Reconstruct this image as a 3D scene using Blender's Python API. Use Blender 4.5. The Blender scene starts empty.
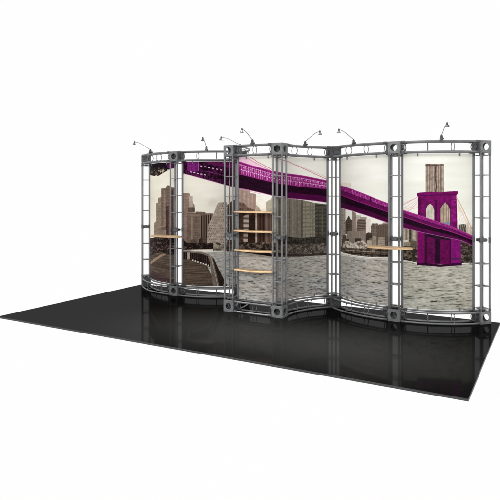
import bpy, bmesh, math
import numpy as np
from mathutils import Vector, Matrix

# ------------------------------------------------------------------ camera, world, light, exposure
scene = bpy.context.scene
col = scene.collection
R = math.radians
cam_data = bpy.data.cameras.new('camera')
cam = bpy.data.objects.new('camera', cam_data)
col.objects.link(cam)
cam.location = (6.7164, -4.8608, 1.7264)
cam.rotation_euler = (R(90), 0, R(29.574))
cam_data.sensor_width = 36.0
cam_data.lens = 543.2 / 500 * 36
cam_data.shift_x = (250 - 245.75) / 500
cam_data.shift_y = -(250 - 192.08) / 500
cam_data.clip_end = 500
scene.camera = cam
scene.render.resolution_x = 1024
scene.render.resolution_y = 1024

world = bpy.data.worlds.new('World')
scene.world = world
world.use_nodes = True
wbg = world.node_tree.nodes['Background']
wbg.inputs[0].default_value = (1, 1, 1, 1)
wbg.inputs[1].default_value = 0.992

def area_light(name, loc, target, size, power, color=(1, 1, 1)):
    d = bpy.data.lights.new(name, 'AREA')
    d.shape = 'RECTANGLE'; d.size = size[0]; d.size_y = size[1]
    d.energy = power; d.color = color
    o = bpy.data.objects.new(name, d); col.objects.link(o)
    o.location = loc
    o.rotation_euler = (Vector(target) - Vector(loc)).to_track_quat('-Z', 'Y').to_euler()
    return o
area_light('studio_softbox', (6.0, -7.5, 4.6), (3.4, 2.4, 1.3), (4.0, 2.5), 370)
# added fill light, unseen above, only there to brighten the floor before the display
floor_fill = area_light('added_floor_fill', (3.9, .9, 6.0), (3.9, .9, 0), (3.4, .5), 130)
floor_fill.data.spread = R(24)

scene.view_settings.view_transform = 'Standard'
scene.view_settings.look = 'None'
scene.view_settings.exposure = 0.0
scene.view_settings.gamma = 1.0

# ------------------------------------------------------------------ materials
def lin(c):
    return tuple(((v/255/12.92) if v/255 <= .04045 else ((v/255+.055)/1.055)**2.4) for v in c)

def new_mat(name):
    m = bpy.data.materials.new(name); m.use_nodes = True
    nt = m.node_tree
    return m, nt, nt.nodes['Principled BSDF']

def metal_paint(name, base, rough=.48, metallic=.35, vary=.16, scale=9):
    m, nt, b = new_mat(name)
    tc = nt.nodes.new('ShaderNodeTexCoord')
    n = nt.nodes.new('ShaderNodeTexNoise'); n.inputs['Scale'].default_value = scale; n.inputs['Detail'].default_value = 5
    r = nt.nodes.new('ShaderNodeMapRange')
    r.inputs['From Min'].default_value = .3; r.inputs['From Max'].default_value = .7
    r.inputs['To Min'].default_value = 1-vary; r.inputs['To Max'].default_value = 1+vary
    mx = nt.nodes.new('ShaderNodeVectorMath'); mx.operation = 'SCALE'
    mx.inputs[0].default_value = base
    nt.links.new(tc.outputs['Object'], n.inputs['Vector'])
    nt.links.new(n.outputs['Fac'], r.inputs['Value'])
    nt.links.new(r.outputs['Result'], mx.inputs['Scale'])
    nt.links.new(mx.outputs['Vector'], b.inputs['Base Color'])
    b.inputs['Roughness'].default_value = rough
    b.inputs['Metallic'].default_value = metallic
    return m

M_TUBE = metal_paint('grey_powder_coated_steel', (.185, .186, .19))
M_PLATE = metal_paint('grey_node_plate', (.175, .177, .18), rough=.5, metallic=.3, vary=.2, scale=25)
M_FIT = metal_paint('dark_grey_fitting', (.095, .097, .102), rough=.45, metallic=.4, vary=.3, scale=40)
M_LAMP = metal_paint('lamp_silver', (.42, .42, .425), rough=.3, metallic=.7)
M_CLAMP = metal_paint('lamp_clamp_grey', (.07, .07, .072), rough=.4, metallic=.3)

def wood_mat():
    m, nt, b = new_mat('pale_wood_laminate')
    tc = nt.nodes.new('ShaderNodeTexCoord')
    mp = nt.nodes.new('ShaderNodeMapping'); mp.inputs['Scale'].default_value = (2.5, 28, 28)
    n = nt.nodes.new('ShaderNodeTexNoise'); n.inputs['Scale'].default_value = 2.2; n.inputs['Detail'].default_value = 8
    n.inputs['Distortion'].default_value = .6
    cr = nt.nodes.new('ShaderNodeValToRGB')
    cr.color_ramp.elements[0].position = .3; cr.color_ramp.elements[0].color = (*lin((190, 154, 112)), 1)
    cr.color_ramp.elements[1].position = .7; cr.color_ramp.elements[1].color = (*lin((222, 192, 152)), 1)
    nt.links.new(tc.outputs['Object'], mp.inputs['Vector']); nt.links.new(mp.outputs['Vector'], n.inputs['Vector'])
    nt.links.new(n.outputs['Fac'], cr.inputs['Fac']); nt.links.new(cr.outputs['Color'], b.inputs['Base Color'])
    b.inputs['Roughness'].default_value = .4
    return m
M_WOOD = wood_mat()

def floor_mats():
    m = bpy.data.materials.new('polished_black_floor'); m.use_nodes = True
    nt = m.node_tree; nt.nodes.clear()
    out = nt.nodes.new('ShaderNodeOutputMaterial')
    d = nt.nodes.new('ShaderNodeBsdfDiffuse'); d.inputs['Color'].default_value = (.0042, .0042, .0041, 1)
    g = nt.nodes.new('ShaderNodeBsdfGlossy'); g.inputs['Color'].default_value = (1, 1, 1, 1)
    tc = nt.nodes.new('ShaderNodeTexCoord')
    n = nt.nodes.new('ShaderNodeTexNoise'); n.inputs['Scale'].default_value = 2.3; n.inputs['Detail'].default_value = 9; n.inputs['Roughness'].default_value = .65
    r = nt.nodes.new('ShaderNodeMapRange'); r.inputs['From Min'].default_value = .3; r.inputs['From Max'].default_value = .7; r.inputs['To Min'].default_value = .03; r.inputs['To Max'].default_value = .10
    nt.links.new(tc.outputs['Object'], n.inputs['Vector']); nt.links.new(n.outputs['Fac'], r.inputs['Value'])
    nt.links.new(r.outputs['Result'], g.inputs['Roughness'])
    mx = nt.nodes.new('ShaderNodeMixShader'); mx.inputs[0].default_value = .032
    nt.links.new(d.outputs[0], mx.inputs[1]); nt.links.new(g.outputs[0], mx.inputs[2])
    nt.links.new(mx.outputs[0], out.inputs['Surface'])
    e, nt2, b = new_mat('floor_edge_trim')
    b.inputs['Base Color'].default_value = (.035, .035, .037, 1); b.inputs['Roughness'].default_value = .5
    return m, e
M_FLOOR, M_EDGE = floor_mats()

# ------------------------------------------------------------------ helpers
def obj(name, bm, mats, parent=None, loc=None, rz=None, smooth=True):
    me = bpy.data.meshes.new(name)
    bmesh.ops.recalc_face_normals(bm, faces=bm.faces)
    bm.to_mesh(me); bm.free()
    for m in (mats if isinstance(mats, (list, tuple)) else [mats]): me.materials.append(m)
    if smooth:
        for p in me.polygons: p.use_smooth = True
        me.set_sharp_from_angle(angle=R(35))
    o = bpy.data.objects.new(name, me); col.objects.link(o)
    if parent: o.parent = parent
    if loc is not None: o.location = loc
    if rz is not None: o.rotation_euler = (0, 0, rz)
    return o

def empty(name, loc=(0, 0, 0), rz=0, parent=None):
    o = bpy.data.objects.new(name, None); col.objects.link(o)
    o.location = loc; o.rotation_euler = (0, 0, rz); o.empty_display_size = .1
    if parent: o.parent = parent
    return o

def tag(o, label, cat, group=None, kind=None):
    if label: o['label'] = label
    if cat: o['category'] = cat
    if group: o['group'] = group
    if kind: o['kind'] = kind
    return o

def tube(bm, pts, rad, seg=12, cap=True):
    """round tube through a list of points; rad a number or one number per point"""
    pts = [Vector(p) for p in pts]; n = len(pts)
    rads = rad if isinstance(rad, (list, tuple)) else [rad]*n
    rings = []; u = None
    for i, p in enumerate(pts):
        t = (pts[min(i+1, n-1)] - pts[max(i-1, 0)]).normalized()
        if u is None:
            u = t.cross(Vector((0, 0, 1)))
            if u.length < 1e-3: u = Vector((1, 0, 0))
        u = (u - t*u.dot(t)).normalized(); v = t.cross(u)
        rings.append([bm.verts.new(p + (u*math.cos(a) + v*math.sin(a))*rads[i]) for a in (2*math.pi*k/seg for k in range(seg))])
    for a, b in zip(rings, rings[1:]):
        for k in range(seg): bm.faces.new((a[k], a[(k+1) % seg], b[(k+1) % seg], b[k]))
    if cap: bm.faces.new(rings[0][::-1]); bm.faces.new(rings[-1])

def torus(bm, c, axis, r, t, seg=28, ts=8):
    axis = Vector(axis).normalized(); c = Vector(c)
    u = axis.orthogonal().normalized(); v = axis.cross(u); rings = []
    for i in range(seg):
        a = 2*math.pi*i/seg; d = u*math.cos(a) + v*math.sin(a)
        rings.append([bm.verts.new(c + d*(r + t*math.cos(b)) + axis*t*math.sin(b)) for b in (2*math.pi*k/ts for k in range(ts))])
    for i in range(seg):
        a, b = rings[i], rings[(i+1) % seg]
        for k in range(ts): bm.faces.new((a[k], b[k], b[(k+1) % ts], a[(k+1) % ts]))

def outline(half, n=32, rnd=0.0):
    """square outline sampled at n angles (corners included)"""
    o = []
    for i in range(n):
        a = 2*math.pi*i/n; c, s = math.cos(a), math.sin(a)
        k = half/max(abs(c), abs(s))
        if rnd: k = min(k, half*(1+rnd))
        o.append((c*k, s*k))
    return o

def holed_plate(bm, c, u, v, w, half, hole, t, rnd=0.0, n=32):
    """square plate with a round hole, centred on c, spanned by u and v, t thick along w"""
    c, u, v, w = Vector(c), Vector(u), Vector(v), Vector(w)
    sq = outline(half, n, rnd); ci = [(math.cos(2*math.pi*i/n)*hole, math.sin(2*math.pi*i/n)*hole) for i in range(n)]
    def ring(pts, off): return [bm.verts.new(c + u*x + v*y + w*off) for x, y in pts]
    a, b, d, e = ring(sq, t/2), ring(ci, t/2), ring(sq, -t/2), ring(ci, -t/2)
    for i in range(n):
        j = (i+1) % n
        bm.faces.new((a[i], a[j], b[j], b[i])); bm.faces.new((d[j], d[i], e[i], e[j]))
        bm.faces.new((a[j], a[i], d[i], d[j])); bm.faces.new((b[i], b[j], e[j], e[i]))

def box(bm, c, sx, sy, sz, rz=0):
    m = Matrix.Translation(Vector(c)) @ Matrix.Rotation(rz, 4, 'Z') @ Matrix.Diagonal((sx, sy, sz, 1))
    bmesh.ops.create_cube(bm, size=1, matrix=m)

def cyl(bm, c, axis, r, h, seg=20):
    axis = Vector(axis).normalized(); c = Vector(c)
    tube(bm, [c - axis*h/2, c + axis*h/2], r, seg)

# ------------------------------------------------------------------ layout of the booth (metres)
TOP = 2.405          # height of the frame
HS = 0.0688          # half spacing between the four chords of every truss
TR = 0.0125          # tube radius
NODE = 0.0815        # half size of the corner blocks
K = 0.095            # column centre to end of beam
COLUMNS = dict(A=(.194, 2.92, 45), B=(1.203, 2.496, 0), C=(2.212, 2.92, 45), D=(2.629, 1.913, 0),
               E=(3.412, 1.913, 0), F=(3.829, 2.92, 45), G=(4.857, 2.496, 0), H=(5.886, 2.92, 45))
SECTIONS = dict(AB=('A', 'B', -45, 0), BC=('B', 'C', 0, 45), CD=('C', 'D', -45, -90), DE=('D', 'E', 0, 0),
                EF=('E', 'F', 90, 45), FG=('F', 'G', -45, 0), GH=('G', 'H', 0, 45))

def section_path(sec, off=0.0, n=33):
    a, b, h0, h1 = SECTIONS[sec]
    a, b = np.array(COLUMNS[a][:2]), np.array(COLUMNS[b][:2]); h0, h1 = R(h0), R(h1)
    d0, d1 = np.array([math.cos(h0), math.sin(h0)]), np.array([math.cos(h1), math.sin(h1)])
    p0, p1 = a + K*d0, b - K*d1
    L = np.linalg.norm(p1-p0); m = L/(3*max(math.cos(abs(h1-h0)/4)**2, .5))
    c0, c1 = p0 + m*d0, p1 - m*d1
    t = np.linspace(0, 1, n)[:, None]
    P = (1-t)**3*p0 + 3*(1-t)**2*t*c0 + 3*(1-t)*t*t*c1 + t**3*p1
    T = 3*(1-t)**2*(c0-p0) + 6*(1-t)*t*(c1-c0) + 3*t*t*(p1-c1)
    T /= np.linalg.norm(T, axis=1)[:, None]
    N = np.stack([-T[:, 1], T[:, 0]], 1)
    return P + off*N, T, N

# ------------------------------------------------------------------ floor
bm = bmesh.new()
FX, FY, FT = 6.096, 3.048, .022
bmesh.ops.create_cube(bm, size=1, matrix=Matrix.Translation((FX/2, FY/2, -FT/2)) @ Matrix.Diagonal((FX, FY, FT, 1)))
bmesh.ops.bevel(bm, geom=[e for e in bm.edges if all(v.co.z > -FT/2 for v in e.verts)], offset=.003, segments=2, affect='EDGES')
for f in bm.faces: f.material_index = 0 if f.calc_center_median().z > -.0005 else 1
floor = obj('floor', bm, [M_FLOOR, M_EDGE], smooth=False)
tag(floor, 'glossy black rectangular booth floor under the truss display', 'floor', kind='structure')

# ------------------------------------------------------------------ truss frame: one bolted thing
frame = empty('truss_frame', (FX/2, 2.5, 0))
tag(frame, 'grey tubular truss frame of eight columns joined by curved beams, standing on the black floor', 'truss frame')
FO = Vector(frame.location)

RUNGS = (.49, .785, 1.385, 1.665, 1.95)
def make_column():
    c = empty('truss_column', parent=frame)
    for sx in (-1, 1):
        for sy in (-1, 1):
            bm = bmesh.new(); tube(bm, [(sx*HS, sy*HS, .15), (sx*HS, sy*HS, TOP-.15)], TR, 14)
            obj('tube', bm, M_TUBE, c)
    for z in RUNGS:
        bm = bmesh.new(); holed_plate(bm, (0, 0, z), (1, 0, 0), (0, 1, 0), (0, 0, 1), HS+.004, .046, .011)
        obj('rung', bm, M_TUBE, c)
    for zc in (NODE, TOP-NODE):
        bm = bmesh.new()
        h, t = NODE, .006
        for w, u, v in (((1, 0, 0), (0, 1, 0), (0, 0, 1)), ((-1, 0, 0), (0, 1, 0), (0, 0, 1)), ((0, 1, 0), (1, 0, 0), (0, 0, 1)),
                        ((0, -1, 0), (1, 0, 0), (0, 0, 1)), ((0, 0, 1), (1, 0, 0), (0, 1, 0)), ((0, 0, -1), (1, 0, 0), (0, 1, 0))):
            W = Vector(w); C0 = Vector((0, 0, zc)) + W*h; U, V = Vector(u), Vector(v); n = 40
            sq, si = outline(h, n), outline(h-t, n)
            ring = [(math.cos(2*math.pi*i/n)*.049, math.sin(2*math.pi*i/n)*.049) for i in range(n)]
            a = [bm.verts.new(C0+U*x+V*y) for x, y in sq]; b = [bm.verts.new(C0+U*x+V*y) for x, y in ring]
            d = [bm.verts.new(C0-W*t+U*x+V*y) for x, y in si]; e = [bm.verts.new(C0-W*t+U*x+V*y) for x, y in ring]
            for i in range(n):
                j = (i+1) % n
                bm.faces.new((a[i], a[j], b[j], b[i])); bm.faces.new((d[j], d[i], e[i], e[j])); bm.faces.new((b[i], b[j], e[j], e[i]))
        bmesh.ops.remove_doubles(bm, verts=bm.verts, dist=1e-5)
        for w, u in (((1, 0, 0), (0, 1, 0)), ((-1, 0, 0), (0, 1, 0)), ((0, 1, 0), (1, 0, 0)), ((0, -1, 0), (1, 0, 0))):
            for a in (-1, 1):
                for b in (-1, 1): cyl(bm, Vector((0, 0, zc)) + Vector(w)*(h+.001) + Vector(u)*a*.063 + Vector((0, 0, 1))*b*.063, w, .0065, .006, 8)
        obj('corner_block', bm, M_PLATE, c)
    # bolted couplings: just above the foot block, at mid height, just under the top block
    for z, dz in ((2*NODE+.022, .030), (1.096, .07), (TOP-2*NODE-.022, .030)):
        bm = bmesh.new()
        if dz > .05:
            tube(bm, [(0, 0, z-.022), (0, 0, z-.016), (0, 0, z+.016), (0, 0, z+.022)], [.056, .070, .070, .056], 32)
            cyl(bm, (0, 0, z), (0, 0, 1), .026, .058, 16)
        else:
            s = 1 if z > 1 else -1
            holed_plate(bm, (0, 0, z-s*.010), (1, 0, 0), (0, 1, 0), (0, 0, 1), .070, .03, .010, rnd=.12)
            cyl(bm, (0, 0, z+s*.004), (0, 0, 1), .036, .02, 16)
        for sx in (-1, 1):
            for sy in (-1, 1): cyl(bm, (sx*HS, sy*HS, z), (0, 0, 1), .0165 if dz < .05 else .0155, dz, 12)
        obj('coupling', bm, M_FIT, c)
    return c

def copy_tree(o, parent=None):
    c = o.copy(); col.objects.link(c)
    if parent: c.parent = parent
    for ch in [x for x in bpy.data.objects if x.parent == o]: copy_tree(ch, c)
    return c

proto = make_column()
for i, (k, (x, y, a)) in enumerate(COLUMNS.items()):
    c = proto if i == 0 else copy_tree(proto, frame)
    c.location = Vector((x, y, 0)) - FO; c.rotation_euler = (0, 0, R(a))

def make_beam(sec, z0):
    """box truss of four bent chords between two columns; z0 = height of its lower chords"""
    n = 25
    C, T, N = section_path(sec, 0, n)
    mid = Vector((*C[n//2], 0))
    b = empty('truss_beam', mid - FO + Vector((0, 0, z0)), parent=frame)
    def P(i, off, z):
        q = C[i] + N[i]*off
        return Vector((q[0], q[1], z)) - mid
    for off in (-HS, HS):
        for z in (0, 2*HS):
            bm = bmesh.new(); tube(bm, [P(i, off, z) for i in range(n)], TR, 12)
            obj('chord', bm, M_TUBE, b)
    fr = (n//2,) if sec == 'DE' else ((n-1)//3, n-1-(n-1)//3)
    for i in fr:
        bm = bmesh.new(); ax = (*T[i], 0)
        torus(bm, P(i, 0, HS), ax, .056, .0045)
        for so in (-1, 1):
            for sz in (-1, 1):
                q = .056*.7071; e = HS-.009
                tube(bm, [P(i, so*q, HS+sz*q), P(i, so*e, HS+sz*e)], .004, 6)
        obj('spacer_ring', bm, M_TUBE, b)
    for i, s in ((0, 1), (n-1, -1)):
        bm = bmesh.new(); tv = Vector((*T[i], 0)); nv = Vector((*N[i], 0)); up = Vector((0, 0, 1))
        holed_plate(bm, P(i, 0, HS) - tv*s*.006, nv, up, tv, .0785, .032, .009, rnd=.18)
        cyl(bm, P(i, 0, HS) + tv*s*.008, tv, .036, .022, 16)
        torus(bm, P(i, 0, HS) + tv*s*.034, tv, .05, .006, 20, 6)
        for so in (-1, 1):
            for z in (0, 2*HS): cyl(bm, P(i, so*HS, z) + tv*s*.022, tv, .0175, .05, 12)
        obj('end_coupling', bm, M_FIT, b)
    return b

for sec in SECTIONS:
    make_beam(sec, .0135)
    make_beam(sec, TOP-.0135-2*HS)
MURAL_LENGTH = 7.005
PANEL_START = {'AB': 0, 'BC': 1.0064, 'CD': 2.0129, 'DE': 3.1277, 'EF': 3.8407, 'FG': 4.9556, 'GH': 5.98}
MURAL_SHAPES = [
["p",[192,179,162],[5284,921,5284,1369,5322,1375,5407,1374,5407,932],{"win":[24,26,0.78]}],
["p",[137,124,109],[5831,960,5831,1369,5850,1375,5881,1371,5881,964],{"win":[24,26,0.78]}],
["p",[192,182,167],[5310,924,5310,1389,5344,1397,5420,1393,5420,933],{"vs":[30,0.25,[134,127,116]]}],
["p",[161,150,135],[5612,947,5612,1278,5633,1281,5680,1281,5680,952],{"vs":[30,0.25,[112,105,94]]}],
["p",[183,174,159],[5178,912,5178,1211,5197,1215,5242,1214,5242,918],{"hs":[26,0.2]}],
["p",[152,138,121],[5760,957,5760,1306,5787,1311,5847,1308,5847,961],{"n":0.12}],
["p",[155,140,124],[5868,963,5868,1426,5885,1433,5925,1428,5925,967],{"hs":[26,0.2]}],
["p",[187,174,157],[4949,890,4949,1193,4971,1199,5064,1200,5064,901],{"hs":[26,0.2]}],
["p",[162,151,136],[5249,918,5249,1221,5266,1222,5303,1224,5303,923],{"vs":[30,0.25,[113,105,95]]}],
["p",[180,168,152],[5350,927,5350,1224,5368,1227,5408,1227,5408,932],{"vs":[30,0.25,[125,117,106]]}],
["p",[171,159,143],[5249,918,5249,1222,5285,1228,5363,1228,5363,928],{"win":[24,26,0.78]}],
["p",[166,155,140],[5275,921,5275,1242,5292,1244,5331,1245,5331,925],{"win":[24,26,0.78]}],
["p",[163,147,130],[5400,931,5400,1370,5437,1371,5518,1374,5518,940],{"n":0.12}],
["p",[171,160,144],[5866,962,5866,1359,5884,1363,5925,1362,5925,967],{"win":[24,26,0.78]}],
["p",[180,171,156],[4995,894,4995,1333,5021,1340,5076,1337,5076,902],{"vs":[30,0.25,[125,119,109]]}],
["p",[159,148,133],[5853,962,5853,1241,5867,1242,5892,1243,5892,965],{"win":[24,26,0.78]}],
["p",[112,99,84],[6006,919,6006,1210,6029,1215,6082,1213,6082,923],{"n":0.12}],
["p",[130,115,98],[6058,922,6058,1217,6070,1219,6098,1218,6098,923],{"n":0.12}],
["p",[123,109,92],[6125,925,6125,1201,6136,1203,6160,1202,6160,926],{"win":[24,26,0.78]}],
["p",[156,143,124],[5982,918,5982,1176,6002,1180,6048,1178,6048,921],{"hs":[26,0.2]}],
["p",[113,100,84],[6024,920,6024,1209,6040,1214,6079,1211,6079,923],{"vs":[30,0.25,[79,70,58]]}],
["p",[142,131,114],[5997,919,5997,1220,6013,1225,6049,1221,6049,921],{"vs":[30,0.25,[99,91,79]]}],
["p",[159,150,133],[6857,957,6857,1262,6868,1268,6894,1262,6894,956],{"hs":[26,0.2]}],
["p",[153,142,124],[6868,957,6868,1162,6896,1164,6954,1162,6954,956],{"hs":[26,0.2]}],
["p",[156,147,130],[6864,957,6864,1253,6874,1259,6896,1252,6896,956],{"n":0.12}],
["p",[141,131,115],[6858,957,6858,1178,6888,1181,6949,1177,6949,956],{"n":0.12}],
["p",[170,160,142],[6883,957,6883,1259,6893,1261,6915,1259,6915,956],{"hs":[26,0.2]}],
["p",[111,91,78],[1396,849,1396,1306,1425,1313,1492,1307,1492,850],{"vs":[30,0.25,[77,63,54]]}],
["p",[118,96,82],[1415,849,1415,1307,1431,1314,1467,1307,1467,850],{"hs":[26,0.2]}],
["p",[110,90,77],[1325,848,1325,1352,1355,1355,1424,1353,1424,849],{"win":[24,26,0.78]}],
["p",[122,99,85],[1059,839,1059,1268,1080,1272,1129,1269,1129,842],{"vs":[30,0.25,[85,69,59]]}],
["p",[143,124,110],[2326,868,2326,1290,2654,1310,3147,1327,3147,941],{"hs":[26,0.2]}],
["p",[105,88,76],[1828,831,1828,1496,1850,1501,2022,1499,2022,841],{"vs":[30,0.25,[73,61,53]]}],
["p",[127,111,98],[1845,831,1845,1439,1877,1443,2751,1463,2751,906],{"vs":[30,0.25,[88,77,68]]}],
["p",[102,85,74],[2397,875,2397,1401,2691,1416,3144,1426,3144,941],{"win":[24,26,0.78]}],
["p",[130,113,100],[2246,861,2246,1276,2630,1297,3154,1318,3154,941],{"win":[24,26,0.78]}],
["p",[150,130,112],[388,1534,453,1535,453,1623,559,1641,559,894,293,876,293,1177,388,1217],{"win":[18,24,0.8]}],
["p",[128,106,92],[559,1787,679,1791,704,1834,741,1844,811,1834,822,1806,907,1796,933,1795,933,915,872,912,779,907,676,902,559,894],{"win":[17,24,0.78]}],
["p",[86,62,56],[681,1487,760,1488,760,940,681,936],{"n":0.2}],
["p",[96,72,70],[822,1762,855,1762,855,945,822,943],{"n":0.15}],
["p",[150,126,112],[622,1762,676,1762,676,1143,622,1140],{"win":[22,30,0.8]}],
["p",[168,128,110],[521,1136,666,1142,666,1125,521,1118],{}],
["p",[150,128,112],[521,1066,692,1074,692,954,521,944],{"win":[60,26,0.8]}],
["p",[152,128,114],[973,1708,1041,1708,1124,1708,1139,1661,1171,1644,1190,1544,1217,1511,1217,845,1134,842,1046,838,973,834],{"win":[20,26,0.8]}],
["p",[178,160,144],[1119,1661,1182,1661,1182,1478,1119,1477],{"n":0.08}],
["p",[110,90,78],[1095,1468,1223,1470,1223,1395,1095,1393],{"n":0.15}],
["p",[128,106,92],[1076,1376,1153,1377,1226,1378,1244,1401,1315,1399,1384,1396,1418,1373,1535,1373,1535,834,1463,833,1389,832,1315,831,1238,829,1159,826,1076,823],{"win":[20,28,0.8]}],
["p",[58,44,40],[1315,1329,1384,1339,1451,1348,1518,1357,1518,850,1451,850,1384,849,1315,847],{"vs":[42,0.9,[150,126,108]]}],
["p",[140,116,100],[1076,1351,1159,1352,1238,1353,1315,1354,1315,1329,1238,1328,1159,1327,1076,1326],{"n":0.1}],
["p",[150,126,110],[1153,1310,1181,1311,1181,860,1153,859],{}],
["p",[170,154,138],[1428,833,1441,1131,1460,1198,1507,1281,1560,1413,1593,1504,1618,1546,1651,1559,1759,1559,1767,1529,1767,832,1699,833,1632,834,1564,834,1496,834],{"dots":[34,46,0.66],"n":0.1}],
["p",[96,80,72],[1767,1512,1868,1595,3043,1566,3043,932,2034,842,1834,831,1767,832],{"win":[40,50,0.7]}],
["p",[150,152,158],[1759,1048,1839,1047,2286,1072,2286,961,1839,931,1759,932],{"n":0.3}],
["p",[164,140,128],[2790,1788,3173,1776,3239,1766,3306,1756,3306,1713,3404,1699,3412,1398,3337,1396,3260,1395,3183,1393,2790,1379],{"vs":[70,0.86,[150,126,116]],"n":0.1}],
["p",[126,100,88],[3043,1595,3206,1568,3239,1525,3289,1496,3388,1469,3404,896,3335,892,3264,889,3194,885,3043,873],{"win":[40,60,0.72],"n":0.12}],
["p",[84,60,50],[3043,1418,3194,1422,3264,1424,3335,1425,3404,1426,3404,953,3335,950,3264,946,3194,943,3043,932],{"n":0.25}],
["p",[176,160,146],[3193,1379,3281,1410,3281,1005,3193,987],{"hs":[70,0.45]}],
["p",[62,42,34],[3289,1338,3339,1411,3393,1383,3393,938,3325,935,3256,932],{"n":0.25}],
["p",[226,224,214],[3408,1713,3487,1692,3566,1671,3566,1458,3487,1457,3408,1455],{}],
["p",[170,156,140],[3408,1541,3453,1513,3485,1457,3534,1457,3534,1386,3408,1384],{"n":0.12}],
["p",[164,160,142],[3566,1586,3598,1607,3645,1629,3677,1671,3823,1667,3968,1661,4088,1655,4088,890,3981,899,3860,910,3699,911,3633,908,3566,904],{"n":0.08}],
["p",[62,42,34],[3425,1434,3492,1435,3558,1436,3558,961,3492,958,3425,954],{"vs":[52,0.9,[96,70,58]]}],
["p",[116,92,80],[3566,1430,3669,1431,3669,966,3566,961],{"vs":[40,0.8,[90,68,58]]}],
["p",[176,160,146],[3393,1512,3425,1513,3425,954,3393,953],{"n":0.1}],
["p",[128,121,107],[3786,1657,3933,1649,4041,1641,4140,1633,4231,1625,4317,1617,4398,1609,4398,838,4317,844,4231,850,4140,857,4041,865,3933,875,3786,884],{"n":0.07,"vs":[160,0.12,[110,106,92]]}],
["p",[100,94,80],[4382,1609,4421,1609,4421,926,4382,928],{"n":0.1}],
["p",[142,136,117],[4421,1609,4500,1593,4575,1578,4648,1562,4648,825,4575,828,4500,832,4421,837],{"hs":[60,0.12],"n":0.06}],
["p",[94,89,77],[4648,1562,4720,1554,4790,1546,4847,1538,4880,1532,4914,1525,4948,1518,4948,830,4914,826,4880,823,4847,819,4790,819,4720,822,4648,825],{"hs":[56,0.2],"n":0.1}],
["p",[104.96,99.22,87.74],[3872,1629,3908,1628,3908,906,3872,909],{"n":0.12}],
["p",[138.24,130.68,115.56],[3986,1628,4043,1627,4043,894,3986,899],{"n":0.12}],
["p",[102.4,96.80000000000001,85.60000000000001],[4123,1626,4142,1626,4142,886,4123,887],{"n":0.12}],
["p",[138.24,130.68,115.56],[4203,1625,4238,1625,4238,879,4203,881],{"n":0.12}],
["p",[107.52,101.64,89.88],[4299,1625,4318,1624,4318,873,4299,874],{"n":0.12}],
["p",[122.12,116.96,100.62],[4467,1564,4480,1564,4480,863,4467,864],{"n":0.12}],
["p",[124.96,119.68,102.96],[4550,1563,4567,1563,4567,859,4550,859],{"n":0.12}],
["p",[119.28,114.24,98.28],[4602,1562,4620,1562,4620,856,4602,857],{"n":0.12}],
["p",[75.2,71.2,61.6],[4700,1501,4712,1501,4712,852,4700,853],{"n":0.12}],
["p",[107.16,101.46,87.77999999999999],[4759,1501,4779,1501,4779,850,4759,851],{"n":0.12}],
["p",[75.2,71.2,61.6],[4818,1500,4831,1500,4831,848,4818,849],{"n":0.12}],
["p",[70,64,56],[3786,1109,3948,1096,4068,1082,4176,1070,4277,1058,4370,1047,4448,1048,4523,1049,4595,1050,4666,1052,4734,1054,4801,1057,4851,1062,4883,1064,4915,1067,4948,1069,4948,920,4914,916,4880,913,4846,910,4788,910,4717,912,4645,915,4570,918,4493,922,4414,926,4330,931,4243,937,4149,943,4048,951,3937,960,3786,968],{"n":0.35,"win":[50,60,0.8]}],
["p",[92,88,78],[4666,1502,4751,1512,4834,1523,4872,1516,4910,1510,4948,1503,4948,1473,4910,1475,4872,1476,4834,1477,4751,1467,4666,1457],{}],
["p",[222,214,198],[4948,1868,5091,1866,5225,1864,5225,1793,5091,1794,4948,1795],{"n":0.06}],
["p",[166,154,138],[4948,1488,5091,1470,5091,1080,4948,1069],{"win":[30,40,0.8]}],
["p",[108,90,78],[5091,1294,5125,1332,5160,1377,5179,1378,5209,1336,5253,1316,5253,1121,5091,1110],{"win":[26,30,0.7]}],
["p",[150,132,118],[5247,1453,5329,1427,5329,1126,5247,1120],{"n":0.1}],
["p",[132,112,98],[5354,1313,5367,1337,5483,1341,5502,1319,5502,1108,5430,1104,5354,1099],{"hs":[40,0.3]}],
["p",[148,132,118],[5130,1127,5155,1158,5252,1164,5339,1169,5418,1174,5492,1178,5509,1151,5509,940,5427,933,5339,926,5241,918,5130,907],{"vs":[34,0.25,[112,96,84]]}],
["p",[222,212,198],[5509,1348,5582,1350,5582,1155,5509,1151],{"n":0.04}],
["p",[124,110,98],[5586,1253,5605,1291,5696,1294,5703,1257,5703,953,5586,945],{"win":[28,34,0.75]}],
["p",[116,98,84],[5681,1256,5710,1282,5768,1285,5824,1288,5872,1291,5906,1292,5940,1294,5974,1295,5974,971,5937,968,5900,965,5863,962,5805,959,5744,956,5681,952],{"vs":[36,0.3,[84,68,58]]}],
["p",[80,68,60],[5502,1136,5542,1160,5605,1156,5605,975,5502,967],{"n":0.2}],
["p",[172,160,142],[5966,1268,6010,1269,6017,1229,6069,1222,6121,1214,6172,1207,6172,927,6119,924,6066,922,6012,919,5966,916],{"vs":[60,0.6,[96,82,66]],"n":0.15}],
["p",[84,76,60],[6050,1230,6076,1231,6076,1030,6050,1029],{"n":0.2}],
["p",[198,186,172],[5966,1079,6030,1082,6030,988,5966,984],{"n":0.15}],
["p",[92,88,82],[6689,1296,6752,1304,6795,1298,6795,1091,6689,1093],{"n":0.1}],
["p",[196,186,166],[6795,1277,6810,1323,6840,1329,6840,1250,6925,1236,6925,1036,6863,1063,6795,1091],{"n":0.08,"vs":[50,0.2,[150,140,120]]}],
["p",[112,100,88],[6696,1092,6752,1092,6810,1091,6870,1090,6925,1089,6925,956,6870,957,6810,958,6752,959,6696,960],{"n":0.25}],
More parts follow.
